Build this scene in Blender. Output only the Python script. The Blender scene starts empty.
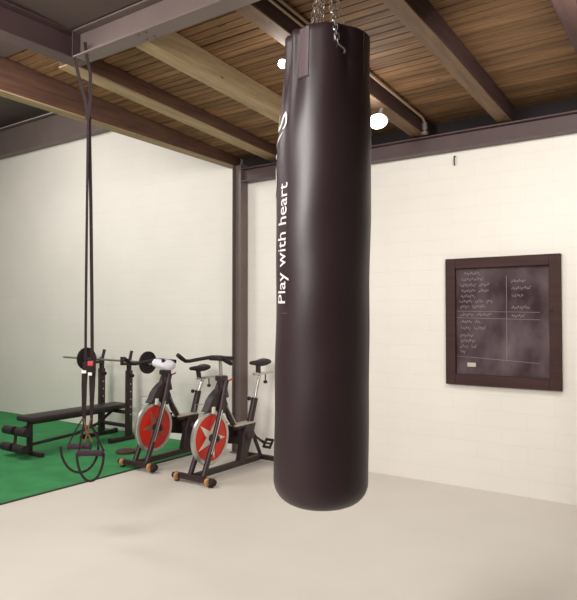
import bpy, bmesh, math, random
from mathutils import Vector, Matrix
random.seed(7)
PI = math.pi
C = bpy.context.scene.collection
V = Vector

# ------------------------------------------------------------ materials
def srgb(r, g, b):
    def f(c):
        c /= 255.0
        return c/12.92 if c <= 0.04045 else ((c+0.055)/1.055)**2.4
    return (f(r), f(g), f(b), 1)

def mat(name, col, rough=0.5, metal=0.0, noise=0.0, scale=20, bump=0.0, bscale=60, spec=0.5, coat=0.0):
    m = bpy.data.materials.new(name); m.use_nodes = True
    nt = m.node_tree; n = nt.nodes; l = nt.links
    b = n['Principled BSDF']
    b.inputs['Base Color'].default_value = col
    b.inputs['Roughness'].default_value = rough
    b.inputs['Metallic'].default_value = metal
    b.inputs['Specular IOR Level'].default_value = spec
    b.inputs['Coat Weight'].default_value = coat
    tc = n.new('ShaderNodeTexCoord')
    if noise > 0:
        t = n.new('ShaderNodeTexNoise'); t.inputs['Scale'].default_value = scale; t.inputs['Detail'].default_value = 5
        l.new(tc.outputs['Object'], t.inputs['Vector'])
        r = n.new('ShaderNodeMapRange'); r.inputs[1].default_value = .3; r.inputs[2].default_value = .7
        r.inputs[3].default_value = 1-noise; r.inputs[4].default_value = 1+noise
        l.new(t.outputs['Fac'], r.inputs[0])
        mx = n.new('ShaderNodeMix'); mx.data_type = 'RGBA'; mx.blend_type = 'MULTIPLY'; mx.inputs[0].default_value = 1
        mx.inputs[6].default_value = col
        l.new(r.outputs[0], mx.inputs[7]); l.new(mx.outputs[2], b.inputs['Base Color'])
    if bump > 0:
        t2 = n.new('ShaderNodeTexNoise'); t2.inputs['Scale'].default_value = bscale; t2.inputs['Detail'].default_value = 6
        l.new(tc.outputs['Object'], t2.inputs['Vector'])
        bp = n.new('ShaderNodeBump'); bp.inputs['Strength'].default_value = bump; bp.inputs['Distance'].default_value = .01
        l.new(t2.outputs['Fac'], bp.inputs['Height']); l.new(bp.outputs[0], b.inputs['Normal'])
    return m

def emit(name, col, s):
    m = bpy.data.materials.new(name); m.use_nodes = True
    b = m.node_tree.nodes['Principled BSDF']
    b.inputs['Base Color'].default_value = col
    b.inputs['Emission Color'].default_value = col
    b.inputs['Emission Strength'].default_value = s
    return m

def wood(name, dark, light, axis='X', board=None, rough=.65):
    """long grain along an axis; board = board width across Y for per-board tone"""
    m = bpy.data.materials.new(name); m.use_nodes = True
    nt = m.node_tree; n = nt.nodes; l = nt.links; b = n['Principled BSDF']
    b.inputs['Roughness'].default_value = rough
    b.inputs['Specular IOR Level'].default_value = .25
    tc = n.new('ShaderNodeTexCoord'); mp = n.new('ShaderNodeMapping')
    sc = (1.2, 14, 14) if axis == 'X' else (14, 1.2, 14)
    mp.inputs['Scale'].default_value = sc
    l.new(tc.outputs['Object'], mp.inputs['Vector'])
    t = n.new('ShaderNodeTexNoise'); t.inputs['Scale'].default_value = 1.6; t.inputs['Detail'].default_value = 8
    t.inputs['Roughness'].default_value = .65
    l.new(mp.outputs[0], t.inputs['Vector'])
    cr = n.new('ShaderNodeValToRGB'); cr.color_ramp.elements[0].position = .3; cr.color_ramp.elements[1].position = .72
    cr.color_ramp.elements[0].color = dark; cr.color_ramp.elements[1].color = light
    l.new(t.outputs['Fac'], cr.inputs[0])
    out = cr.outputs[0]
    # knots
    vk = n.new('ShaderNodeTexVoronoi'); vk.inputs['Scale'].default_value = 2.6
    mk = n.new('ShaderNodeMapping'); mk.inputs['Scale'].default_value = (1, 2, 2) if axis == 'X' else (2, 1, 2)
    l.new(tc.outputs['Object'], mk.inputs['Vector']); l.new(mk.outputs[0], vk.inputs['Vector'])
    rk = n.new('ShaderNodeMapRange'); rk.inputs[1].default_value = .03; rk.inputs[2].default_value = .075
    rk.inputs[3].default_value = .45; rk.inputs[4].default_value = 1
    l.new(vk.outputs['Distance'], rk.inputs[0])
    m1 = n.new('ShaderNodeMix'); m1.data_type = 'RGBA'; m1.blend_type = 'MULTIPLY'; m1.inputs[0].default_value = 1
    l.new(out, m1.inputs[6]); l.new(rk.outputs[0], m1.inputs[7]); out = m1.outputs[2]
    if board:
        sp = n.new('ShaderNodeSeparateXYZ'); l.new(tc.outputs['Object'], sp.inputs[0])
        d = n.new('ShaderNodeMath'); d.operation = 'DIVIDE'; d.inputs[1].default_value = board; l.new(sp.outputs[1], d.inputs[0])
        f = n.new('ShaderNodeMath'); f.operation = 'FLOOR'; l.new(d.outputs[0], f.inputs[0])
        w = n.new('ShaderNodeTexWhiteNoise'); w.noise_dimensions = '1D'; l.new(f.outputs[0], w.inputs['W'])
        r = n.new('ShaderNodeMapRange'); r.inputs[3].default_value = .72; r.inputs[4].default_value = 1.22
        l.new(w.outputs['Value'], r.inputs[0])
        m2 = n.new('ShaderNodeMix'); m2.data_type = 'RGBA'; m2.blend_type = 'MULTIPLY'; m2.inputs[0].default_value = 1
        l.new(out, m2.inputs[6]); l.new(r.outputs[0], m2.inputs[7]); out = m2.outputs[2]
    l.new(out, b.inputs['Base Color'])
    return m

def painted_block():
    m = bpy.data.materials.new('white painted block'); m.use_nodes = True
    nt = m.node_tree; n = nt.nodes; l = nt.links; b = n['Principled BSDF']
    b.inputs['Roughness'].default_value = .6; b.inputs['Specular IOR Level'].default_value = .3
    tc = n.new('ShaderNodeTexCoord')
    sp = n.new('ShaderNodeSeparateXYZ'); l.new(tc.outputs['Object'], sp.inputs[0])
    ad = n.new('ShaderNodeMath'); l.new(sp.outputs[0], ad.inputs[0]); l.new(sp.outputs[1], ad.inputs[1])
    cb = n.new('ShaderNodeCombineXYZ'); l.new(ad.outputs[0], cb.inputs[0]); l.new(sp.outputs[2], cb.inputs[1])
    br = n.new('ShaderNodeTexBrick'); l.new(cb.outputs[0], br.inputs['Vector'])
    br.inputs['Scale'].default_value = 1; br.inputs['Brick Width'].default_value = .42; br.inputs['Row Height'].default_value = .135
    br.inputs['Mortar Size'].default_value = .006; br.inputs['Mortar Smooth'].default_value = .9
    br.inputs['Color1'].default_value = srgb(233, 228, 220); br.inputs['Color2'].default_value = srgb(232, 227, 219)
    br.inputs['Mortar'].default_value = srgb(229, 224, 216)
    ns = n.new('ShaderNodeTexNoise'); ns.inputs['Scale'].default_value = 1.4; ns.inputs['Detail'].default_value = 4
    l.new(tc.outputs['Object'], ns.inputs['Vector'])
    r = n.new('ShaderNodeMapRange'); r.inputs[1].default_value = .3; r.inputs[2].default_value = .7
    r.inputs[3].default_value = .96; r.inputs[4].default_value = 1.02; l.new(ns.outputs['Fac'], r.inputs[0])
    mx = n.new('ShaderNodeMix'); mx.data_type = 'RGBA'; mx.blend_type = 'MULTIPLY'; mx.inputs[0].default_value = 1
    l.new(br.outputs['Color'], mx.inputs[6]); l.new(r.outputs[0], mx.inputs[7]); l.new(mx.outputs[2], b.inputs['Base Color'])
    n2 = n.new('ShaderNodeTexNoise'); n2.inputs['Scale'].default_value = 25; l.new(tc.outputs['Object'], n2.inputs['Vector'])
    s = n.new('ShaderNodeMath'); s.operation = 'MULTIPLY_ADD'; s.inputs[1].default_value = .25
    inv = n.new('ShaderNodeMath'); inv.operation = 'SUBTRACT'; inv.inputs[0].default_value = 1; l.new(br.outputs['Fac'], inv.inputs[1])
    l.new(n2.outputs['Fac'], s.inputs[0]); l.new(inv.outputs[0], s.inputs[2])
    bp = n.new('ShaderNodeBump'); bp.inputs['Strength'].default_value = .13; bp.inputs['Distance'].default_value = .01
    l.new(s.outputs[0], bp.inputs['Height']); l.new(bp.outputs[0], b.inputs['Normal'])
    return m

M = dict(
    wall=painted_block(),
    floor=mat('pale sealed concrete', srgb(214, 208, 198), .5, 0, .04, 1.3, .05, 30, .3),
    turf=mat('green turf', srgb(64, 140, 86), .9, 0, .14, 5, .6, 200, .2),
    turf_edge=mat('turf edge', srgb(58, 60, 50), .9),
    plank=wood('ceiling boards', srgb(98, 70, 48), srgb(148, 114, 78), 'X', .078),
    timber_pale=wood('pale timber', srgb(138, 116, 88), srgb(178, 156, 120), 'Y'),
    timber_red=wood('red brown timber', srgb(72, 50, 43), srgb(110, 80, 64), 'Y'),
    timber_underlit=wood('brown lit joist underside', srgb(96, 74, 58), srgb(130, 104, 80), 'Y'),  # light on the dark joists' undersides, put into a paler brown
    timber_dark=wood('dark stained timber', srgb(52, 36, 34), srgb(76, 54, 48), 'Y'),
    steel=mat('grey brown painted steel', srgb(112, 98, 94), .5, 0, .06, 4, .05, 80, .4),
    steel_dark=mat('dark painted steel', srgb(84, 66, 66), .5, 0, .06, 4, .05, 80, .4),
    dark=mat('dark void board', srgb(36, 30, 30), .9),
    void=mat('shade-coloured roof lining', srgb(88, 74, 70), .9, 0, .1, 3),
    vinyl=mat('black maroon vinyl', srgb(49, 32, 37), .42, 0, .10, 6, .10, 9, .5, 0),
    vinyl2=mat('lit webbing vinyl', srgb(92, 75, 79), .5, 0, .08, 30, .2, 300, .4),
    seam=mat('seam thread', srgb(34, 24, 27), .6),
    white=mat('white print', srgb(236, 228, 226), .5),
    link=mat('dull chain steel', srgb(160, 146, 136), .42, .8, .1, 80),
    chrome=mat('chrome steel', srgb(190, 186, 180), .28, .9, .05, 40),
    silver=mat('brushed silver', srgb(196, 192, 184), .35, .75, .06, 60),
    black=mat('black powder coat', srgb(50, 34, 36), .42, 0, .08, 30, .05, 150, .5),
    rubber=mat('black rubber', srgb(38, 30, 31), .7, 0, .1, 40, .2, 200, .3),
    foam=mat('black vinyl pad', srgb(46, 36, 38), .5, 0, .08, 30, .1, 120, .4),
    red=mat('red disc', srgb(214, 44, 26), .4, 0, .06, 20),
    redtag=mat('red tag', srgb(196, 62, 66), .6),
    star=mat('cream star', srgb(226, 218, 204), .45),
    tan=mat('tan wheel', srgb(190, 140, 86), .6, 0, .12, 60),
    star_shaded=mat('shaded brown star', srgb(150, 104, 88), .5),  # same star emblem with its shade put into a darker brown
    cream=mat('cream plastic', srgb(188, 180, 166), .5),
    towel=mat('white towelling', srgb(232, 230, 240), .95, 0, .04, 40, .6, 240, .1),
    strap=mat('woven dark strap', srgb(42, 28, 30), .8, 0, .12, 120, .3, 400, .3),
    cord=mat('brown cord', srgb(120, 70, 50), .7),
    grip=mat('purple black grip', srgb(58, 36, 48), .7, 0, .1, 60, .3, 300, .3),
    boardwood=wood('stained frame wood', srgb(52, 34, 34), srgb(70, 46, 44), 'X'),
    lamp=emit('lamp glass', (1, .97, .95, 1), 40),
    lampshell=mat('lamp shell', srgb(150, 140, 132), .5),
    conduit=mat('pale conduit', srgb(156, 132, 108), .5, 0, .05, 20),
)
# chalkboard slate with smeared chalk dust
def slate():
    m = bpy.data.materials.new('dusty slate'); m.use_nodes = True
    nt = m.node_tree; n = nt.nodes; l = nt.links; b = n['Principled BSDF']
    b.inputs['Roughness'].default_value = .8; b.inputs['Specular IOR Level'].default_value = .2
    tc = n.new('ShaderNodeTexCoord'); mp = n.new('ShaderNodeMapping'); mp.inputs['Scale'].default_value = (1, 1, .6)
    mp.inputs['Location'].default_value = (.3, 0, .2)
    t = n.new('ShaderNodeTexNoise'); t.inputs['Scale'].default_value = 4.5; t.inputs['Detail'].default_value = 7
    l.new(tc.outputs['Object'], mp.inputs[0]); l.new(mp.outputs[0], t.inputs['Vector'])
    cr = n.new('ShaderNodeValToRGB'); cr.color_ramp.elements[0].position = .35; cr.color_ramp.elements[1].position = .75
    cr.color_ramp.elements[0].color = srgb(56, 40, 46); cr.color_ramp.elements[1].color = srgb(108, 94, 98)
    l.new(t.outputs['Fac'], cr.inputs[0]); l.new(cr.outputs[0], b.inputs['Base Color'])
    return m
M['slate'] = slate()
M['chalk'] = mat('faint chalk', srgb(158, 144, 148), .9)

# ------------------------------------------------------------ geometry helpers
class MB:
    def __init__(s): s.bm = bmesh.new()
    def box(s, a, b, rot=None, bev=0):
        """box between corners a and b; optional matrix"""
        a, b = V(a), V(b); c = (a+b)/2; d = b-a
        r = bmesh.ops.create_cube(s.bm, size=1)
        bmesh.ops.scale(s.bm, vec=d, verts=r['verts'])
        if bev > 0:
            es = list({e for v in r['verts'] for e in v.link_edges})
            bb = bmesh.ops.bevel(s.bm, geom=es, offset=bev, segments=2, affect='EDGES', profile=.5)
            vs = list({v for f in bb['faces'] for v in f.verts} | {v for v in r['verts'] if v.is_valid})
        else: vs = r['verts']
        if rot: bmesh.ops.transform(s.bm, matrix=rot, verts=vs)
        bmesh.ops.translate(s.bm, vec=c, verts=vs)
        return s
    def ring_surface(s, rings, closed_u=True, cap=True, closed_v=False):
        R = [[s.bm.verts.new(p) for p in r] for r in rings]
        nv = len(R); nu = len(R[0])
        for i in range(nv if closed_v else nv-1):
            A, B = R[i], R[(i+1) % nv]
            for j in range(nu if closed_u else nu-1):
                k = (j+1) % nu
                try: s.bm.faces.new((A[j], A[k], B[k], B[j]))
                except ValueError: pass
        if cap and not closed_v:
            try: s.bm.faces.new(list(reversed(R[0]))); s.bm.faces.new(R[-1])
            except ValueError: pass
        return s
    def tube(s, pts, r, seg=10, closed=False, flat=None):
        """tube through points; r number or list; flat=(w,t,normal) makes a strap"""
        pts = [V(p) for p in pts]; n = len(pts)
        rs = r if isinstance(r, (list, tuple)) else [r]*n
        rings = []; up = None
        for i, p in enumerate(pts):
            if closed: t = (pts[(i+1) % n]-pts[i-1])
            else: t = pts[min(i+1, n-1)]-pts[max(i-1, 0)]
            t.normalize()
            if up is None:
                up = V((0, 0, 1)) if abs(t.z) < .9 else V((1, 0, 0))
            up = (up - t*up.dot(t)).normalized(); sd = t.cross(up)
            if flat:
                w, th, nn = flat; nn = V(nn); nn = (nn - t*nn.dot(t)).normalized(); sd2 = t.cross(nn)
                ww = rs[i] if isinstance(r, (list, tuple)) else w
                rings.append([p+sd2*ww/2+nn*th/2, p-sd2*ww/2+nn*th/2, p-sd2*ww/2-nn*th/2, p+sd2*ww/2-nn*th/2])
            else:
                rings.append([p + (up*math.cos(a)+sd*math.sin(a))*rs[i] for a in [2*PI*k/seg for k in range(seg)]])
        s.ring_surface(rings, closed_v=closed)
        return s
    def disc(s, c, axis, r, th, seg=40, r_in=0, bev=0):
        """disc or annulus centred at c along axis ('X','Y','Z')"""
        ax = {'X': V((1, 0, 0)), 'Y': V((0, 1, 0)), 'Z': V((0, 0, 1))}[axis] if isinstance(axis, str) else V(axis).normalized()
        u = ax.orthogonal().normalized(); w = ax.cross(u); c = V(c)
        b = bev
        prof = [(r-b, -th/2), (r, -th/2+b), (r, th/2-b), (r-b, th/2)] if b else [(r, -th/2), (r, th/2)]
        if r_in: prof = [(r_in, -th/2)] + prof + [(r_in, th/2)]
        rings = [[c+ax*h+(u*math.cos(2*PI*k/seg)+w*math.sin(2*PI*k/seg))*q for k in range(seg)] for q, h in prof]
        s.ring_surface(rings, closed_v=bool(r_in), cap=not r_in)
        return s
    def lathe(s, c, prof, seg=32, axis='Z'):
        c = V(c); ax = {'X': V((1, 0, 0)), 'Y': V((0, 1, 0)), 'Z': V((0, 0, 1))}[axis] if isinstance(axis, str) else V(axis).normalized()
        u = ax.orthogonal().normalized(); w = ax.cross(u)
        s.ring_surface([[c+ax*h+(u*math.cos(2*PI*k/seg)+w*math.sin(2*PI*k/seg))*q for k in range(seg)] for q, h in prof]); return s
    def prism(s, poly, x0, x1, taper=1.0):
        """polygon in (y,z) extruded along x"""
        A = [s.bm.verts.new((x0, y, z)) for y, z in poly]; B = [s.bm.verts.new((x1, y, z)) for y, z in poly]
        n = len(poly)
        s.bm.faces.new(list(reversed(A))); s.bm.faces.new(B)
        for i in range(n): s.bm.faces.new((A[i], A[(i+1) % n], B[(i+1) % n], B[i]))
        return s
    def build(s, name, m, parent=None, smooth=True, bevel=0, sub=0):
        bmesh.ops.recalc_face_normals(s.bm, faces=s.bm.faces)
        me = bpy.data.meshes.new(name); s.bm.to_mesh(me); s.bm.free()
        me.materials.append(m)
        o = bpy.data.objects.new(name, me); C.objects.link(o)
        if smooth:
            for p in me.polygons: p.use_smooth = True
            try: me.set_sharp_from_angle(angle=math.radians(38))
            except Exception: pass
        if bevel:
            b = o.modifiers.new('b', 'BEVEL'); b.width = bevel; b.segments = 2; b.limit_method = 'ANGLE'
        if sub:
            q = o.modifiers.new('s', 'SUBSURF'); q.levels = sub; q.render_levels = sub
        if parent: o.parent = parent
        return o

def tag(o, label, cat, group=None):
    o['label'] = label; o['category'] = cat
    if group: o['group'] = group
    return o
def thing(name, label, cat, loc=(0, 0, 0), rz=0, group=None):
    o = bpy.data.objects.new(name, None); C.objects.link(o); o.empty_display_size = .1
    o.location = loc; o.rotation_euler = (0, 0, rz)
    return tag(o, label, cat, group)
def struct(o): o['kind'] = 'structure'; return o
def recentre(o, p):
    """move the origin of a single mesh object to p without moving its geometry"""
    o.data.transform(Matrix.Translation(-V(p))); o.location = p; return o

# ------------------------------------------------------------ the room
WY = 5.32          # face of the painted block wall
def plank_z(y): return 3.25+.068*(5.3-y)
def beam_z(y): return 3.09+.062*(5.3-y)
XL, XR, YF = -10.5, 3.6, -4.5

struct(MB().box((XL-.2, YF-.2, -.15), (XR+.2, WY+.3, 0)).build('floor', M['floor'], smooth=False))
w = MB(); w.box((-4.42, WY, 0), (XR+.2, WY+.25, 2.95)); w.box((XL-.2, WY, 0), (-4.42, WY+.25, 4.4))
struct(w.build('wall_back', M['wall'], smooth=False))
struct(MB().box((XL-.25, YF-.2, 0), (XL, WY, 4.4)).build('wall_left', M['wall'], smooth=False))
struct(MB().box((XR, YF-.2, 0), (XR+.25, WY, 2.95+.9)).build('wall_right', M['wall'], smooth=False))
struct(MB().box((XL, YF-.25, 0), (XR, YF, 4.4)).build('wall_front', M['wall'], smooth=False))
# boarded ceiling: boards run along X and drop gently to the back wall
cm = MB()
y = YF
while y < WY+.28:
    y1 = min(y+.078, WY+.3)
    z0, z1 = plank_z(y), plank_z(y1); g = .0055
    jit = random.uniform(-.002, .002)
    vs = [(-4.62, y+g, z0+jit), (XR, y+g, z0+jit), (XR, y1-g, z1+jit), (-4.62, y1-g, z1+jit)]
    lo = [cm.bm.verts.new(p) for p in vs]; hi = [cm.bm.verts.new((p[0], p[1], p[2]+.02)) for p in vs]
    cm.bm.faces.new(list(reversed(lo))); cm.bm.faces.new(hi)
    for i in range(4): cm.bm.faces.new((lo[i], lo[(i+1) % 4], hi[(i+1) % 4], hi[i]))
    y += .078
ceil = struct(cm.build('ceiling', M['plank'], smooth=False))
b = MB(); A = [(-4.62, YF-.2, plank_z(YF-.2)+.03), (XR+.2, YF-.2, plank_z(YF-.2)+.03), (XR+.2, WY+.3, plank_z(WY+.3)+.03), (-4.62, WY+.3, plank_z(WY+.3)+.03)]
lo = [b.bm.verts.new(p) for p in A]; hi = [b.bm.verts.new((p[0], p[1], p[2]+.05)) for p in A]
b.bm.faces.new(lo); b.bm.faces.new(hi)
for i in range(4): b.bm.faces.new((lo[i], lo[(i+1) % 4], hi[(i+1) % 4], hi[i]))
struct(b.build('trim_1', M['dark'], smooth=False))                     # backing above the boards
struct(MB().box((-4.42, WY+.09, 2.952), (XR, WY+.16, 3.24)).build('trim_2', M['dark'], smooth=False))   # infill over the eave beam, recess shade put into its dark colour
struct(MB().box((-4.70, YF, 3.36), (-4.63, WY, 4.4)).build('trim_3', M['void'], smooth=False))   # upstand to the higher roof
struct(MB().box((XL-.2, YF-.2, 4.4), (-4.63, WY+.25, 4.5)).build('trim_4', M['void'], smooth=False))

# ------------------------------------------------------------ steelwork
def ibeam_x(x0, x1, yc, z0, z1, fw, ft=.012, wt=.01):
    return (MB().box((x0, yc-fw/2, z0), (x1, yc+fw/2, z0+ft)).box((x0, yc-fw/2, z1-ft), (x1, yc+fw/2, z1))
            .box((x0, yc-wt/2, z0+ft), (x1, yc+wt/2, z1-ft)))
S1 = thing('steel_beam', 'thick grey steel I-beam crossing the upper left corner under the boards', 'beam', (-3.55, 2.645, 3.24))
def local(o, root):
    o.parent = root; o.location = -V(root.location); return o
local(ibeam_x(-3.59, 3.59, 2.645, 3.24, 3.428, .125).build('girder', M['steel'], bevel=.002), S1)
bl = MB()
for x in (-2.97, -2.90):
    for yy in (2.61, 2.68): bl.disc((x, yy, 3.238), 'Z', .008, .008, 10)
local(bl.build('bolts', M['steel_dark']), S1)
o = MB().box((-3.73, -4.4, 3.238), (-3.60, 2.71, 3.25)).box((-3.73, -4.4, 3.416), (-3.60, 2.71, 3.428)).box((-3.67, -4.4, 3.25), (-3.66, 2.71, 3.416)).box((-3.602, 2.58, 3.238), (-3.592, 2.71, 3.428)).build('steel_beam', M['steel_dark'], bevel=.002)
recentre(o, (-3.665, 2.0, 3.238)); tag(o, 'dark steel beam meeting the end of the thick grey beam at the left', 'beam')
# eave beam on the block wall
o = ibeam_x(-4.26, 3.59, 5.245, 2.93, 3.075, .12).build('eave_beam', M['steel_dark'], bevel=.002)
recentre(o, (-1, 5.245, 2.93)); tag(o, 'long horizontal brown steel beam along the top of the white wall', 'beam')
# column (flanges face left and right)
o = (MB().box((-4.385, 5.19, 0.012), (-4.373, 5.31, 3.128)).box((-4.277, 5.19, 0.012), (-4.265, 5.31, 3.128)).box((-4.373, 5.235, .012), (-4.277, 5.245, 3.128))
     .box((-4.40, 5.17, 0.001), (-4.25, 5.315, .012))).build('steel_column', M['steel'], bevel=.0015)
recentre(o, (-4.32, 5.24, 0.001)); tag(o, 'vertical grey steel column standing against the white wall behind the exercise bikes', 'column')
# raised beam on the high part of the wall at left
q = MB()
for z0, z1, y0 in ((3.90, 3.915, 5.18), (4.30, 4.315, 5.18), (3.915, 4.30, 5.24)):
    q.box((XL+.05, y0, z0), (-4.75, 5.315, z1))
o = q.build('wall_beam', M['steel'], bevel=.002)
recentre(o, (-7, 5.24, 3.90)); tag(o, 'deep grey beam along the top of the wall seen above the hanging strap', 'beam')

# ------------------------------------------------------------ timber joists along Y
def joist(x0, x1, ya, yb, m, name, label, d0=0.0, bz=None):
    beam_z = bz or globals()['beam_z']; bm = MB(); P = []
    for yy in (ya, yb):
        P.append([(x0, yy, beam_z(yy)+d0), (x1, yy, beam_z(yy)+d0), (x1, yy, plank_z(yy)-.004), (x0, yy, plank_z(yy)-.004)])
    bm.ring_surface(P)
    o = bm.build(name, m, bevel=.004, smooth=False)
    recentre(o, ((x0+x1)/2, (ya+yb)/2, beam_z((ya+yb)/2)+d0))
    return o
Yn, Yf = 2.72, 5.36
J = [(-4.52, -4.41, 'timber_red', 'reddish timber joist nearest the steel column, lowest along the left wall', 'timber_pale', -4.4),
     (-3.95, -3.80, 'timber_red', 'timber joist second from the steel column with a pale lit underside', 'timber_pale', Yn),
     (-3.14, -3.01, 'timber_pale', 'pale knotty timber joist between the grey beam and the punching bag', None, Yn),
     (-2.29, -2.17, 'timber_dark', 'dark joist carrying pale conduits and the bright ceiling lamp', 'timber_underlit', Yn),
     (-1.53, -1.42, 'timber_dark', 'wide dark joist running to the upper right corner of the wall', 'timber_underlit', Yn)]
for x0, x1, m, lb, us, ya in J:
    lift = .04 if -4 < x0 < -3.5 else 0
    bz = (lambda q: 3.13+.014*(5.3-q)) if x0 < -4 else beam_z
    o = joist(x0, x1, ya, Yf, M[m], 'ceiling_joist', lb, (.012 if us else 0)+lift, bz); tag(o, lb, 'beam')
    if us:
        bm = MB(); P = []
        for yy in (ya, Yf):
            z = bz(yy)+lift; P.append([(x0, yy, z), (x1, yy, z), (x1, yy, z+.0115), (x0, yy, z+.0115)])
        u = bm.ring_surface(P).build('lit_underside', M[us], bevel=.002, smooth=False)  # added strip, the light on the joist's underside put into its colour
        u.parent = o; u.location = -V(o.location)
for x0, x1 in ((-.75, -.64), (.05, .16), (.85, .96)):
    o = joist(x0, x1, Yn, Yf, M['timber_dark'], 'ceiling_joist', '')
    tag(o, 'dark joist beyond the right edge of the boarded ceiling', 'beam', 'joists right of the corner')
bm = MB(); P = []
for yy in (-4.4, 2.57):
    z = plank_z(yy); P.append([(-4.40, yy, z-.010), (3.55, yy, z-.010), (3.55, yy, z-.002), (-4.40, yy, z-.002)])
struct(bm.ring_surface(P).build('added_shade_sheet', M['void'], smooth=False))     # added sheet on the near side of the girder, shade put into its colour

# conduits on the dark joist
c1 = MB().tube([(-2.150, y, plank_z(y)-.035) for y in (2.75, 3.3, 4, 4.6, 5.12)] + [(-2.150, 5.17, plank_z(5.2)-.06), (-2.150, 5.172, 3.085)], .011)
o = c1.build('conduit_pipe', M['conduit']); recentre(o, (-2.150, 4, plank_z(4)-.035))
cl = MB().disc((-2.150, 5.172, 3.16), 'Z', .024, .07, 16, bev=.004).disc((-2.150, 5.172, 3.10), 'Z', .03, .028, 16, bev=.004).build('coupling', M['steel'])
cl.parent = o; cl.location = -V(o.location)
tag(o, 'long pale conduit along the dark joist ending at a coupling on the wall beam', 'pipe')
o = MB().tube([(-2.152, y, plank_z(y)-.078) for y in (2.75, 3.1, 3.36)], .009).build('conduit_pipe', M['conduit'])
recentre(o, (-2.152, 3, plank_z(3)-.078)); tag(o, 'short pale conduit stub just below the long conduit, near the bag top', 'pipe')

# lamps
def ceiling_lamp(loc, r, tilt, label):
    t = thing('ceiling_lamp', label, 'lamp', loc)
    ax = V(tilt).normalized()
    MB().lathe((0, 0, 0), [(r*.35, -.09), (r*.5, -.085), (r*.62, -.04), (r*.95, -.01), (r*1.02, 0), (r*.94, .002)], 28, ax).build('lamp_shade', M['lampshell'], t)
    MB().lathe((0, 0, 0), [(.001, -.004), (r*.9, -.004), (r*.88, .006), (r*.6, .016), (.001, .022)], 28, ax).build('bulb', M['lamp'], t)
    return t
l1 = ceiling_lamp((-2.22, 4.40, 3.02), .062, (.30, -.75, -.55), 'bright white spot lamp under the dark joist right of the bag')
l1.scale = (1.3, 1.1, 1.0)
MB().tube([(0, 0.02, .03), (0, .06, beam_z(4.46)-3.02)], .012).build('stem', M['lampshell'], l1)
l2 = ceiling_lamp((-2.40, 3.36, 3.175), .032, (.30, -.75, -.5), 'small bright lamp seen just left of the bag top')
MB().tube([(0, .02, .02), (.105, .04, .05)], .008).build('stem', M['lampshell'], l2)

# wall hook
o = MB().tube([(-1.925, 5.316, 2.89), (-1.925, 5.29, 2.885), (-1.925, 5.285, 2.85), (-1.925, 5.287, 2.815), (-1.925, 5.298, 2.81)], .006).build('wall_hook', M['black'])
recentre(o, (-1.925, 5.3, 2.85)); tag(o, 'small dark hook on the white wall just under the eave beam', 'hook')

# ------------------------------------------------------------ chalkboard
cb = thing('chalkboard', 'framed chalkboard with chalk handwriting hanging on the white wall', 'board', (-1.534, WY, 1.433))
x0, x1, z0, z1 = -.475, .475, -.545, .55; fw = .088
f = MB()
f.box((x0, -.045, z0), (x0+fw, -.002, z1)).box((x1-fw, -.045, z0), (x1, -.002, z1))
f.box((x0+fw, -.045, z1-fw), (x1-fw, -.002, z1)).box((x0+fw, -.045, z0), (x1-fw, -.002, z0+fw+.005))
f.build('frame', M['boardwood'], cb, smooth=False, bevel=.004)
MB().box((x0+fw-.01, -.012, z0+fw-.01), (x1-fw+.01, -.004, z1-fw+.01)).build('slate', M['slate'], cb, smooth=False)
# scribbled handwriting lines (illegible in the photo)
ch = MB(); yb = -.0135
def scrib(x, z, L, h):
    pts = []; n = int(L/.0048)
    ph = random.random()*6
    for i in range(n):
        t = i/n
        pts.append((x+t*L+.004*math.sin(i*2.1+ph), yb, z+h*(.5*math.sin(i*1.55+ph)+.28*math.sin(i*.63+ph*2)) + .004*t*L/.2))
    ch.tube(pts, .0021, 4)
rows = [(.075, .415, [.14]), (.05, .365, [.19]), (.03, .315, [.15, .09]), (.045, .265, [.13, .09]), (.04, .22, [.13]), (.025, .175, [.12, .07, .06]), (.035, .13, [.08, .12]),
        (.04, .06, [.12, .13]), (.04, .0, [.1, .05]), (.04, -.055, [.09, .11]), (.03, -.12, [.12]), (.04, -.165, [.13]), (.03, -.215, [.08, .05]), (.035, -.26, [.05])]
for xo, z, words in rows:
    x = x0+fw+xo
    for wd in words:
        scrib(x, z, wd, .023); x += wd+.022
for za, zb in ((.092, .08), (.035, .02), (-.30, -.335)):
    ch.tube([(x0+fw+.005, yb, za), (x1-fw-.08, yb, zb)], .0016, 4)
ch.tube([(.045, yb, .39), (.045, yb, -.33)], .002, 4)
for xo, z, words in [(.085, .34, [.12]), (.085, .28, [.16]), (.085, .22, [.1]), (.085, .12, [.15]), (.085, .05, [.11])]:
    for wd in words: scrib(xo, z, wd, .022)
ch.build('chalk_writing', M['chalk'], cb, smooth=False)
cd = MB().box((-.29, -.022, -.388), (-.215, -.0125, -.352), bev=.002).build('paper_label', M['cream'], cb)
cd['label'] = 'small cream card at the bottom of the board'

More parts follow.
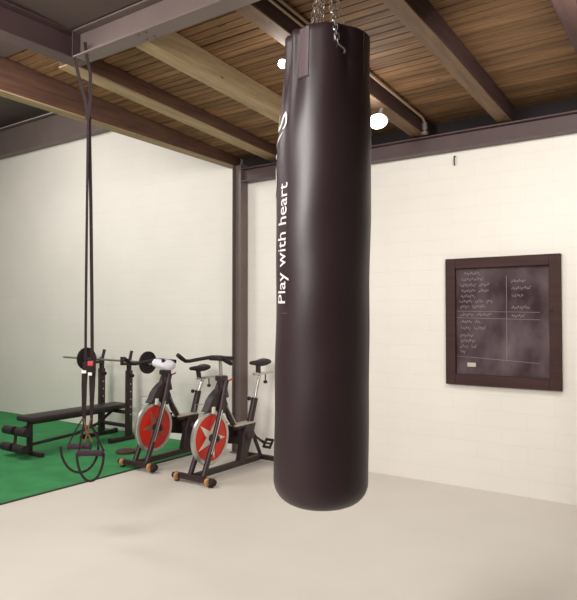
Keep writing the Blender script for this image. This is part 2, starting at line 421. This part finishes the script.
# ------------------------------------------------------------ punching bag
BX, BY = -1.243, 1.985; ZT, ZB = 2.535, .797; R = .177
bag = thing('punching_bag', 'large black hanging punching bag with white lettering in the centre', 'punching bag', (BX, BY, ZB))
bag.rotation_euler = (-.006, .0085, 0)      # hangs very slightly out of plumb
ang0 = math.atan2(-BY, -BX)          # direction from the bag towards the viewer side
def bag_dir(phi): a = ang0+phi; return V((math.cos(a), math.sin(a), 0))   # phi>0 turns to the right seen from the front
LEFTPHI = math.radians(-80)
def sm(a, b, x): t = max(0, min(1, (x-a)/(b-a))); return t*t*(3-2*t)
def bag_r(phi, z):
    h = z
    r = R
    # gathered top, more on the left
    k = sm(2.12, 2.50, h)
    d = math.atan2(math.sin(phi-LEFTPHI), math.cos(phi-LEFTPHI))
    g = math.exp(-(d/.75)**2)
    r -= k*(.008 + .032*g)
    r += .0095*k*math.sin(phi*14)*math.exp(-((d-.1)/.7)**2)*1.6
    r += .0022*sm(1.9, 2.3, h)*math.sin(phi*6+1.2)
    # pleat from the strap seam downwards
    r -= .006*math.exp(-((phi+math.radians(40))/.10)**2)*sm(2.05, 2.40, h)
    r -= .007*math.exp(-((phi-math.radians(28))/.12)**2)*sm(2.25, 2.45, h)
    # slack dents in the cover
    r += .0012*math.sin(h*9+phi*2)*sm(1.0, 1.4, h) + .0010*math.sin(h*17-phi*3)
    r += .0015*math.sin(h*3.1+.5)
    # bottom rounding
    return r
bm = MB(); rings = []
prof = []
nb = 9; rc = .085
for i in range(nb+1):
    a = PI/2*i/nb
    prof.append((ZB+rc*(1-math.cos(a))*1.0, -rc*(1-math.sin(a))))
    # at a=0 radius = R-rc
zs = [(z, off) for z, off in prof] + [(ZB+rc+(ZT-.012-ZB-rc)*i/90, 0) for i in range(1, 91)] + [(ZT-.003, -.006), (ZT, -.012), (ZT-.002, -.020), (ZT-.03, -.024), (ZT-.05, -.03)]
NP = 128
inner = [(ZB-.004*0, .001), ]
for fr in (.02, .3, .6, .85):
    rings.append([V((0, 0, 0)) + bag_dir(2*PI*k/NP)*((R-rc)*fr) + V((0, 0, (-.016*(1-fr*fr)))) for k in range(NP)])
for z, off in zs:
    rings.append([bag_dir(2*PI*k/NP - PI)*(bag_r(2*PI*k/NP-PI, z)+off) + V((0, 0, z-ZB)) for k in range(NP)])
# keep angular alignment of the bottom rings
for i in range(4):
    fr = (.02, .3, .6, .85)[i]
    rings[i] = [bag_dir(2*PI*k/NP - PI)*((R-rc)*fr) + V((0, 0, -.012*(1-fr*fr))) for k in range(NP)]
rings.append([bag_dir(2*PI*k/NP - PI)*.02 + V((0, 0, ZT-.055-ZB)) for k in range(NP)])
bm.ring_surface(rings).build('cover', M['vinyl'], bag)

def surf(phi, z, off=0.0): return bag_dir(phi)*(bag_r(phi, z)+off)+V((0, 0, z-ZB))
def patch(pa, pb, za, zb, off, th, npz=24, npp=10):
    m = MB(); top = []; 
    outer = [[surf(pa+(pb-pa)*i/npp, za+(zb-za)*j/npz, off+th) for i in range(npp+1)] for j in range(npz+1)]
    innr = [[surf(pa+(pb-pa)*i/npp, za+(zb-za)*j/npz, off-.002) for i in range(npp+1)] for j in range(npz+1)]
    rings = [o_+list(reversed(i_)) for o_, i_ in zip(outer, innr)]
    m.ring_surface(rings); return m
dg = math.radians
SP = [dg(-28), dg(62), dg(152), dg(-118)]
for p in SP:
    patch(p-dg(8), p+dg(8), ZT-.19, ZT-.012, 0, .0025).build('strap_panel', M['vinyl2'] if p == SP[0] else M['vinyl'], bag)  # front left panel paler, the light on it put into the colour
# seams: stitched line at the base of the strap panel and vertical seam
patch(dg(-37), dg(-19), ZT-.196, ZT-.191, 0, .0024, 2, 12).build('stitching', M['seam'], bag)
patch(dg(-58), dg(-46), 1.500, 1.503, 0, .001, 1, 8).build('seam', M['vinyl2'], bag)

# lettering wrapped on the cover
def wrap_text(body, size, ysc, z_start, phi_fn, name, length=None, font_offset=0.0):
    cu = bpy.data.curves.new('t', 'FONT'); cu.body = body; cu.size = size; cu.resolution_u = 4; cu.offset = .0003
    to = bpy.data.objects.new('t', cu); C.objects.link(to)
    bpy.context.view_layer.update()
    me = bpy.data.meshes.new_from_object(to.evaluated_get(bpy.context.evaluated_depsgraph_get()))
    bpy.data.objects.remove(to)
    b = bmesh.new(); b.from_mesh(me)
    xs = [v.co.x for v in b.verts]; xmin, xmax = min(xs), max(xs)
    k = (length/(xmax-xmin)) if length else 1
    for v in b.verts: v.co.x = (v.co.x-xmin)*k; v.co.y *= ysc; v.co.z = 0
    ymx = max(v.co.y for v in b.verts); ymn = min(v.co.y for v in b.verts)
    yy = ymn
    while yy < ymx:
        bmesh.ops.bisect_plane(b, geom=b.verts[:]+b.edges[:]+b.faces[:], plane_co=(0, yy, 0), plane_no=(0, 1, 0)); yy += .006
    xx = 0.0; xe = max(v.co.x for v in b.verts)
    while xx < xe:
        bmesh.ops.bisect_plane(b, geom=b.verts[:]+b.edges[:]+b.faces[:], plane_co=(xx, 0, 0), plane_no=(1, 0, 0)); xx += .012
    for v in b.verts:
        z = z_start+v.co.x; phi = phi_fn(z)-v.co.y/R
        v.co = surf(phi, z, .0022)
    m2 = bpy.data.meshes.new(name); b.to_mesh(m2); b.free(); m2.materials.append(M['white'])
    o = bpy.data.objects.new(name, m2); C.objects.link(o); o.parent = bag
    return o
t1 = wrap_text('Play with heart', .062, 1.25, 1.537, lambda z: dg(-50)+dg(3)*(z-1.537)/.44, 'lettering', .436)
t1['label'] = 'white words "Play with heart" running up the bag'
t2 = wrap_text('ORS', .11, 1.0, 1.935, lambda z: dg(-77)+dg(28)*sm(2.10, 2.19, z), 'lettering', .30)
t2['label'] = 'larger white letters wrapping around the left edge'

# chains
def link(m, p, d, side, L=.024, wd=.0078, r=.0019):
    pts = []
    h = L/2-wd
    for k in range(12):
        a = 2*PI*k/12
        pts.append(p + d*(math.cos(a)*wd + (h if math.cos(a) > 0 else -h)) + side*math.sin(a)*wd)
    m.tube(pts, r, 5, closed=True)
def chain(pts, m=None, L=.024):
    m = m or MB(); pts = [V(p) for p in pts]
    segs = [(pts[i], pts[i+1]) for i in range(len(pts)-1)]
    k = 0
    for a, b in segs:
        n = max(1, round((b-a).length/(L*.78)))
        d = (b-a).normalized(); s1 = d.orthogonal().normalized(); s2 = d.cross(s1)
        for i in range(n):
            ang = (PI/2)*(k % 2)+.3
            link(m, a+(b-a)*((i+.5)/n), d, s1*math.cos(ang)+s2*math.sin(ang), L); k += 1
    return m
apex = V((0.0, 0, 2.86-ZB))
for p in SP:
    q = surf(p, ZT-.02, -.085); top = apex+bag_dir(p)*.012
    chain([q+V((0, 0, .012)), top]).build('chain', M['link'], bag)
    MB().tube([q+V((0, 0, -.01))+bag_dir(p).cross(V((0, 0, 1)))*(.02*math.sin(a))+V((0, 0, .018*math.cos(a))) for a in [2*PI*i/14 for i in range(14)]], .003, 6, closed=True).build('ring', M['chrome'], bag)
# doubled chain legs and the spare chain over the front edge
for p in (dg(-12), dg(-150)):
    q = surf(p, ZT-.02, -.11)
    chain([q, apex+bag_dir(p)*.012]).build('chain', M['link'], bag)
sp = [surf(dg(10), ZT-.0, -.03)+V((0, 0, .06)), surf(dg(11), ZT+.004, -.004), surf(dg(13), ZT-.05, .008), surf(dg(15), ZT-.085, .008)]
chain(sp, L=.026).build('spare_chain', M['chrome'], bag)
hk = MB().tube([surf(dg(15), ZT-.085, .009), surf(dg(17), ZT-.092, .012), surf(dg(22), ZT-.100, .012), surf(dg(24), ZT-.108, .010), surf(dg(22), ZT-.114, .010)], .0035, 6).build('hook', M['chrome'], bag)
sw = MB().lathe(apex+V((0, 0, .0)), [(.008, -.02), (.022, -.015), (.022, .015), (.01, .02), (.01, .05)], 16).tube([apex+V((.022*math.sin(a), 0, .07+.022*math.cos(a))) for a in [2*PI*i/16 for i in range(16)]], .005, 6, closed=True)
sw.build('swivel', M['chrome'], bag)
zc = plank_z(BY)-ZB
chain([apex+V((0, 0, .08)), V((0, 0, zc-.05))], L=.04).build('chain', M['link'], bag)
MB().box((-.07, -.07, zc-.016), (.07, .07, zc-.003), bev=.003).tube([V((.02*math.sin(a), 0, zc-.035+.02*math.cos(a))) for a in [2*PI*i/16 for i in range(16)]], .005, 6, closed=True).build('ceiling_plate', M['black'], bag)

# ------------------------------------------------------------ turf mat
mt = MB().box((-10.4, .6, .0005), (-4.685, 5.315, .012)).build('turf_mat', M['turf'], smooth=False)
recentre(mt, (-7, 3, .0005)); tag(mt, 'green artificial turf mat on the floor under the weight rack', 'mat')
e_ = MB().box((-4.685, .6, .0005), (-4.668, 5.315, .011)).build('edge_strip', M['turf_edge'], smooth=False)
e_.parent = mt; e_.location = -V(mt.location)

# ------------------------------------------------------------ spin bikes
def bike(loc, label, bar_dz, seat_dz, rz=0, sdy=0, star='star', srot=.84, sr=.195):
    t = thing('exercise_bike', label, 'exercise bike', loc, rz, 'red wheeled spin bikes in front of the wall')
    B = M['black']
    # front and rear stabilisers
    for y, hw in ((0, .235), (1.0, .23)):
        s = MB().box((-hw, y-.025, .028), (hw, y+.025, .075), bev=.008).build('stabiliser', B, t)
        for sx in (-1, 1):
            MB().disc((sx*(hw+.006), y, .045), 'X', .026, .024, 20, bev=.004).build('end_cap', M['rubber'], s)
            MB().disc((sx*(hw-.03), y, .012), 'Z', .024, .024, 20, bev=.004).build('levelling_foot', M['rubber'], s)
        if y == 0:
            for sx in (-1, 1):
                MB().disc((sx*.185, -.025, .048), 'X', .034, .028, 24, bev=.006).build('transport_wheel', M['tan'], s)
    MB().box((-.025, .02, .035), (.025, .98, .088), bev=.006).build('base_rail', B, t)
    # fork blades
    for sx in (-1, 1):
        MB().tube([(sx*.078, .04, .06), (sx*.075, .185, .37), (sx*.060, .30, .64), (sx*.036, .395, .88)], [.026, .025, .024, .027], 12).build('fork_leg', B, t)
    for sx in (-1, 1):
        MB().tube([(sx*.098, .125, .25), (sx*.096, .18, .37), (sx*.083, .29, .62)], .0045, 8).build('fork_trim', M['silver'], t)
    # flywheel
    wc = V((0, .215, .37)); wr = .245
    fwm = MB()
    fwm.disc(wc, 'X', wr, .034, 64, r_in=.21, bev=.006)
    fl = fwm.build('flywheel', M['silver'], t)
    MB().disc(wc, 'X', .212, .022, 56).build('flywheel_disc', M['red'], fl)
    for sx in (-1, 1):
        st = MB(); poly = []
        for k in range(10):
            a = PI/2+k*PI/5+srot; r = sr if k % 2 == 0 else sr*.31
            poly.append((wc.y+r*math.cos(a), wc.z+r*math.sin(a)))
        st.prism(poly, sx*.0115, sx*.0145); st.build('star_emblem', M[star], fl, smooth=False)
    MB().disc(wc, 'X', .034, .19, 24, bev=.004).disc(wc, 'X', .015, .22, 16).build('hub', B, fl)
    # hood over wheel
    arc = [(wc.y+(wr+.012)*math.cos(a), wc.z+(wr+.012)*math.sin(a)) for a in [math.radians(d) for d in (52, 62, 72, 82, 92, 102, 110)]]
    hood = [(.37, .81), (.41, .66)] + arc + [(.17, .665), (.19, .71), (.235, .755), (.30, .80)]
    MB().prism(hood, -.042, .042).build('wheel_hood', M['foam'], t, bevel=.008)
    for sx in (-1, 1):
        MB().box((sx*.045-.012, .19, .595), (sx*.045+.012, .225, .655), bev=.004).build('brake_pad', M['star'], t)
    # head and handlebar
    MB().tube([(0, .40, .72), (0, .37, .905)], [.052, .038], 14).build('head_tube', B, t)
    MB().box((-.045, .325, .875), (.045, .415, .925), bev=.01).build('head_clamp', B, t)
    MB().tube([(0.02, .40, .875), (.03, .44, .872), (.035, .485, .885)], .009, 8).build('brake_lever', M['redtag'], t)
    MB().tube([(0, .368, .90), (0, .352, 1.075+bar_dz)], .017, 12).build('handlebar_post', M['chrome'], t)
    z = bar_dz
    hb = MB()
    for sx in (-1, 1):
        hb.tube([(0, .34, 1.098+z), (sx*.08, .325, 1.096+z), (sx*.18, .26, 1.076+z), (sx*.255, .205, 1.058+z), (sx*.278, .175, 1.060+z), (sx*.27, .12, 1.088+z), (sx*.262, .06, 1.122+z)], [.017, .018, .017, .017, .018, .02, .02], 10)
    hb.build('handlebar', M['rubber'], t)
    MB().box((-.06, .25, 1.07+z), (.16, .37, 1.11+z), bev=.012).build('bar_pad', M['rubber'], t)
    # frame
    MB().tube([(0, .40, .70), (0, .48, .52), (0, .57, .415), (0, .80, .405)], [.026, .026, .028, .028], 12).build('main_tube', B, t)
    MB().tube([(.03, .40, .66), (.03, .56, .435)], .007, 8).build('tube_highlight', M['chrome'], t)  # added chrome strip stands for the highlight on the main tube
    MB().box((-.05, .53, .425), (.05, .81, .442), bev=.005).build('sweat_guard', M['cream'], t)
    MB().prism([(.60, .06), (.70, .06), (.86, .42), (.70, .42)], -.03, .03).build('centre_column', B, t, bevel=.006)
    MB().tube([(0, .78, .38), (0, .875, .66)], .034, 14).build('seat_tube', B, t)
    MB().tube([(0, .80, .40), (0, .975, .065)], .019, 12).build('rear_strut', B, t)
    MB().tube([(0, .868, .63), (0, .955, .895+seat_dz)], .016, 12).build('seat_post', M['chrome'], t)
    MB().tube([(.0, .84, .66), (.0, .80, .665)], .007, 8).disc((0, .785, .665), 'Y', .020, .024, 14, bev=.004).build('seat_knob', B, t)
    MB().box((-.018, .86, .885+seat_dz), (.018, 1.16, .912+seat_dz), bev=.004).build('seat_slider', M['silver'], t)
    MB().tube([(0, 1.05, .89+seat_dz), (0, 1.05, .82+seat_dz)], .007, 8).disc((0, 1.05, .805+seat_dz), 'Z', .02, .03, 14, bev=.004).build('slider_knob', B, t)
    # saddle
    sd = MB(); rg = []; zz = seat_dz
    for yy, hw, zt, th in ((.775, .012, 1.006, .018), (.79, .022, 1.012, .028), (.84, .030, 1.016, .036), (.90, .045, 1.018, .045), (.96, .080, 1.020, .055), (1.01, .105, 1.026, .060), (1.05, .105, 1.03, .055), (1.075, .085, 1.026, .04), (1.085, .05, 1.018, .02)):
        hw *= .86; yy = .93+sdy+(yy-.93)*.86; zt += .018; th *= 1.25
        rg.append([V((hw*math.cos(a), yy, zt+zz-th/2+(th/2)*math.sin(a)*(1 if math.sin(a) > 0 else 1.0-.25*abs(math.cos(a))))) for a in [2*PI*k/20 for k in range(20)]])
    sdo = sd.ring_surface(rg).build('saddle', M['foam'], t)
    MB().tube([(0, .93+sdy, .985+zz), (0, .93+sdy*.7, .905+zz)], .026, 12).build('saddle_clamp', B, sdo)
    # drive: chain case on the far side, cranks and pedals
    bb = V((0, .74, .315))
    cc = MB(); poly = []
    for k in range(16):
        a = -PI/2+PI*k/15; poly.append((bb.y+.105*math.cos(a), bb.z+.105*math.sin(a)))
    for k in range(12):
        a = PI/2+PI*k/11; poly.append((wc.y+.10+.06*math.cos(a), wc.z-.01+.06*math.sin(a)))
    cc.prism(poly, -.125, -.095).build('chain_case', B, t, bevel=.006)
    MB().disc((.0, bb.y, bb.z), 'X', .026, .20, 18).build('crank_axle', M['steel_dark'], t)
    for sx, dy, dz in ((1, .125, -.085), (-1, -.125, .085)):
        xa = .11 if sx > 0 else -.145
        cr = MB().tube([(xa, bb.y, bb.z), (xa+sx*.01, bb.y+dy, bb.z+dz)], .012, 8).build('crank', B, t)
        pd = MB()
        px = xa+sx*.065; py = bb.y+dy; pz = bb.z+dz
        pd.box((px-.045, py-.05, pz-.012), (px+.045, py-.03, pz+.012), bev=.003).box((px-.045, py+.03, pz-.012), (px+.045, py+.05, pz+.012), bev=.003)
        pd.box((px-.045, py-.05, pz-.012), (px-.033, py+.05, pz+.012)).box((px+.033, py-.05, pz-.012), (px+.045, py+.05, pz+.012)).tube([(xa+sx*.01, py, pz), (px+sx*.045, py, pz)], .010, 8)
        pd.bm.verts.ensure_lookup_table()
        bmesh.ops.rotate(pd.bm, verts=pd.bm.verts, cent=(px, py, pz), matrix=Matrix.Rotation(.9, 3, 'X'))
        pd.build('pedal', M['rubber'], cr)
        MB().tube([(px-.035*sx, py-.05, pz+.01), (px-.03*sx, py-.10, pz+.04), (px, py-.11, pz+.055), (px+.03*sx, py-.10, pz+.04), (px+.035*sx, py-.05, pz+.01)], .004, 6).build('toe_cage', B, cr)
    # wire bottle holder at the far side
    MB().tube([(-.06, .30, .66), (-.14, .24, .66), (-.18, .21, .655), (-.18, .20, .58), (-.15, .23, .565), (-.07, .29, .60)], .004, 6).build('bottle_holder', M['chrome'], t)
    return t
bike((-3.86, 4.05, .0), 'spin bike with red star flywheel nearest the bag, on bare floor', 0, 0)
bike((-4.63, 4.085, .012), 'spin bike with red flywheel at turf edge, white towel on its handlebar', -.075, -.105, .035, -.06, 'star_shaded', 1.57, .17)

# towel bundled on the right horn of the left bike
tw = MB(); rg = []
P = [(-.11, .0), (-.095, .045), (-.05, .060), (0, .060), (.05, .058), (.085, .052), (.11, .040), (.12, .0)]
base = V((-4.39, 4.20, 1.015)); dirv = V((-.80, -.50, .15)).normalized()
sd_ = dirv.cross(V((0, 0, 1))).normalized(); upv = sd_.cross(dirv)
for i, (s_, r_) in enumerate(P):
    r_ = max(r_, .006)
    rg.append([base+dirv*s_ + (sd_*math.cos(a)*r_*(1.15+.12*math.sin(3*a+i)) + upv*math.sin(a)*r_*(.8+.10*math.sin(4*a+i*1.3)))+upv*.004 for a in [2*PI*k/24 for k in range(24)]])
o = tw.ring_surface(rg).build('towel', M['towel'], sub=1)
recentre(o, base); tag(o, 'white bundled towel on the handlebar of the bike at the turf edge', 'towel')

# ------------------------------------------------------------ bench press rack
def g(z): return z
rk = thing('bench_press_rack', 'black bench press rack with padded bench standing on green turf', 'weight bench', (-6.05, 4.98, .012))
B = M['black']
for sx in (-.25, .25):
    ft = MB().box((sx-.025, -.27, .0), (sx+.025, .22, .05), bev=.006).build('foot', B, rk)
    for yy in (-.27, .22): MB().box((sx-.029, yy-.012, -.0), (sx+.029, yy+.012, .054), bev=.003).build('end_cap', M['rubber'], ft)
    up = MB().box((sx-.032, -.032, .05), (sx+.032, .032, .82), bev=.005).build('upright', B, rk)
    MB().box((sx-.022, -.022, .82), (sx+.022, .022, .955), bev=.004).build('inner_post', B, up)
    hk = MB().box((sx-.028, -.105, .885), (sx+.028, .02, .915), bev=.004).box((sx-.022, -.115, .885), (sx+.022, -.095, .985), bev=.004)
    hk.tube([(sx, .012, .91), (sx, .012, .95), (sx+.012, .03, 1.05)], [.016, .019, .02], 10).build('bar_hook', B, up)
    MB().disc((sx+.05, 0, .76), 'X', .022, .05, 14, bev=.004).build('knob', M['rubber'], up)
    for k in range(5): MB().disc((sx+.033, 0, .30+k*.09), 'X', .009, .004, 10).build('pin_hole', M['chrome'], up)
MB().box((-.22, -.02, .14), (.22, .02, .18), bev=.004).build('crossbar', B, rk)
MB().box((-.22, -.018, .30), (.22, .018, .34), bev=.004).build('crossbar', B, rk)
# bench
bn = MB().box((-.14, -1.20, .352), (.14, .12, .408), bev=.018).build('bench_pad', M['foam'], rk)
MB().box((-.022, -1.15, .315), (.022, -.02, .35), bev=.004).build('bench_rail', B, rk)
MB().tube([(0, -.05, .32), (0, -.25, .20), (0, -.55, .13), (0, -1.15, .10)], .018, 10).build('brace', M['black'], rk)
MB().box((-.022, -1.15, .0), (.022, -1.10, .32), bev=.004).build('bench_leg', B, rk)
MB().box((-.24, -1.155, .0), (.24, -1.105, .045), bev=.005).build('foot', B, rk)
for zz_, yy in ((.27, -1.28), (.10, -1.30)):
    for sx in (-1, 1):
        MB().tube([(sx*.03, yy, zz_), (sx*.20, yy, zz_)], .045, 16).build('leg_roller', M['foam'], rk)
MB().tube([(0, -1.14, .30), (0, -1.28, .27), (0, -1.30, .10)], .018, 8).build('roller_arm', B, rk)

# barbell
bar = thing('barbell', 'steel barbell with two small black plates resting across the rack uprights', 'barbell', (-6.03, 4.92, .945))
MB().tube([(-.95, 0, 0), (.78, 0, 0)], .0125, 12).build('bar', M['chrome'], bar)
for xx, r_ in ((-.49, .138), (.62, .128)):
    p = MB()
    p.lathe((xx, 0, 0), [(.014, -.014), (r_*.35, -.014), (r_*.4, -.008), (r_*.82, -.008), (r_*.88, -.015), (r_-.005, -.015), (r_, -.009), (r_, .009), (r_-.005, .015), (r_*.88, .015), (r_*.82, .008), (r_*.4, .008), (r_*.35, .014), (.014, .014)], 40, 'X')
    p.build('weight_plate', M['rubber'], bar)
    s_ = 1 if xx > 0 else -1
    MB().disc((xx+s_*.035, 0, 0), 'X', .026, .03, 18, bev=.004).build('collar', M['chrome'], bar)

# plate lying on the turf
fp = MB().lathe((0, 0, 0), [(.02, .0), (.10, .0), (.108, .004), (.108, .022), (.10, .027), (.09, .02), (.045, .02), (.035, .026), (.02, .026)], 40)
o = fp.build('weight_plate', mat('maroon black rubber', srgb(74, 44, 42), .6)); o.location = (-5.28, 4.50, .0125)
tag(o, 'dark round weight plate lying flat on the turf beside the left bike', 'weight plate')

# ------------------------------------------------------------ suspension trainer
st = thing('suspension_trainer', 'black suspension strap trainer with looped handles hanging from the steel beam', 'exercise strap', (-3.52, 2.67, .38), math.radians(35))
K = .00675
def P_(px, py, d=0.0): return V(((px-87)*K, d, 1.5-(py-314)*K-.38))
nf = (0, 1, 0)
MB().tube([P_(71.5, 54, -.03), P_(72.5, 62), P_(77, 80), P_(82, 98), P_(85, 114)], 1, flat=(.022, .004, nf)).build('anchor_strap', M['strap'], st)
MB().tube([P_(86, 45, -.09), P_(87.6, 60, -.085), P_(88, 72, -.02), P_(87.3, 96), P_(85.8, 114)], 1, flat=(.022, .004, nf)).build('anchor_strap', M['strap'], st)
MB().disc(P_(85.5, 116), 'Y', .02, .02, 16, bev=.004).build('anchor_ring', M['strap'], st)
MB().tube([P_(85.4, 116, -.006), P_(85, 200, -.006), P_(84.6, 300, -.006), P_(84.6, 364, -.006)], 1, flat=(.017, .004, nf)).build('main_strap', M['strap'], st)
MB().tube([P_(86, 116, .006), P_(88.2, 200, .006), P_(90, 300, .006), P_(90.8, 364, .006)], 1, flat=(.022, .004, nf)).build('main_strap', M['strap'], st)
MB().box(P_(82.5, 371, -.02), P_(87.6, 362, .01), bev=.004).build('buckle', M['strap'], st)
MB().box(P_(87.2, 373, -.02), P_(94.5, 360, .012), bev=.006).build('buckle', M['strap'], st)
rt = MB().box(P_(87.6, 365.5, -.026), P_(93.2, 361, -.0195), bev=.001).build('tag', M['redtag'], st); rt['label'] = 'small red tag'
for a_, b_, y0_ in ((81.6, 86.2, 370), (88.0, 92.0, 372.2)):
    MB().box(P_(a_, y0_+3, -.026), P_(b_, y0_, -.0195), bev=.001).build('size_tag', M['white'], st)
MB().tube([P_(84, 370, -.004), P_(83.4, 385, -.004), P_(83.2, 405), P_(83.6, 425), P_(80.5, 437), P_(78.4, 451)], [.040, .036, .030, .020, .012, .010], flat=(.03, .006, nf)).build('lower_strap', M['strap'], st)
MB().tube([P_(91, 372, .004), P_(91, 385, .004), P_(91, 402), P_(90.6, 425), P_(97, 438), P_(103.5, 451)], [.044, .038, .028, .014, .012, .010], flat=(.03, .006, nf)).build('lower_strap', M['strap'], st)
MB().tube([P_(83.6, 418, -.01), P_(86, 430, -.01), P_(92.5, 441, -.01)], .006, 6).tube([P_(90.6, 418, -.01), P_(88, 430, -.012), P_(84.5, 442, -.01)], .006, 6).build('cord', M['cord'], st)
def handle(c0, c1, yy, d0, bot, wide):
    a = P_(c0, yy, d0); b_ = P_(c1, yy, d0)
    ax = (b_-a).normalized(); L = (b_-a).length
    gp = MB().lathe(a, [(.012, 0), (.022, .002), (.023, .01), (.019, .02), (.0185, L*.5), (.019, L-.02), (.023, L-.01), (.022, L-.002), (.012, L)], 20, ax).build('grip', M['grip'], st)
    cxp = (c0+c1)/2; hw_ = (c1-c0)/2+wide
    pts = [P_(cxp+hw_*math.cos(t_), yy+(bot-yy)*max(0, math.sin(t_))*1.0 - 10*max(0, -math.sin(t_)), d0-.0) for t_ in [PI*k/22 for k in range(0, 23)]]
    MB().tube(pts, 1, flat=(.016, .004, nf)).build('foot_cradle', M['strap'], st)
    return gp
handle(78, 103.5, 452, -.02, 479.5, .6)
handle(64, 88, 448, .06, 474, 7)
MB().tube([P_(88, 425, .03), P_(95, 436, .05), P_(95, 448, .06)], .005, 6).tube([P_(83, 415, .03), P_(72, 432, .05), P_(64, 448, .06)], .005, 6).build('cord', M['strap'], st)

# ------------------------------------------------------------ light
def area(loc, tgt, size, power, col, sy=None):
    d = bpy.data.lights.new('area', 'AREA'); d.energy = power; d.color = col; d.size = size
    if sy: d.shape = 'RECTANGLE'; d.size_y = sy
    o = bpy.data.objects.new('room_light', d); C.objects.link(o); o.location = loc
    o.rotation_euler = (V(tgt)-V(loc)).to_track_quat('-Z', 'Y').to_euler(); return o
def point(loc, power, col, r=.05):
    d = bpy.data.lights.new('pt', 'POINT'); d.energy = power; d.color = col; d.shadow_soft_size = r
    o = bpy.data.objects.new('room_light', d); C.objects.link(o); o.location = loc; return o
warm = (1, .965, .925)
area((-2.1, -1.0, 2.85), (-3.2, 4.2, .9), 1.0, 150, warm)
area((-.45, 3.25, 3.0), (-.7, 5.3, .9), .5, 38, warm)
area((-4.0, 1.7, 3.1), (-3.6, 3.8, 0), .7, 38, warm)
area((-6.8, 2.6, 4.1), (-6.2, 5.3, 1.2), 1.4, 105, (1, .95, .92))
area((-4.4, -3.4, 2.9), (-3, 2, .0), 1.6, 34, warm)
point((-2.14, 4.20, 2.92), 5, (1, .97, .93), .05)
point((-2.36, 3.26, 3.12), 2.5, (1, .97, .93), .03)
wd = bpy.data.worlds.new('w'); bpy.context.scene.world = wd; wd.use_nodes = True
wd.node_tree.nodes['Background'].inputs[0].default_value = (.5, .45, .42, 1); wd.node_tree.nodes['Background'].inputs[1].default_value = .3

# ------------------------------------------------------------ camera
cam = bpy.data.cameras.new('camera'); co = bpy.data.objects.new('camera', cam); C.objects.link(co)
F = 622.0
cam.sensor_fit = 'HORIZONTAL'; cam.sensor_width = 36; cam.lens = F/577*36
cam.clip_start = .05
co.location = (0, 0, 1.5)
co.rotation_euler = (math.radians(90)+math.atan(14/F), 0, math.radians(35))
sc = bpy.context.scene; sc.camera = co
sc.view_settings.view_transform = 'Standard'; sc.view_settings.look = 'None'
sc.view_settings.exposure = 0; sc.view_settings.gamma = 1
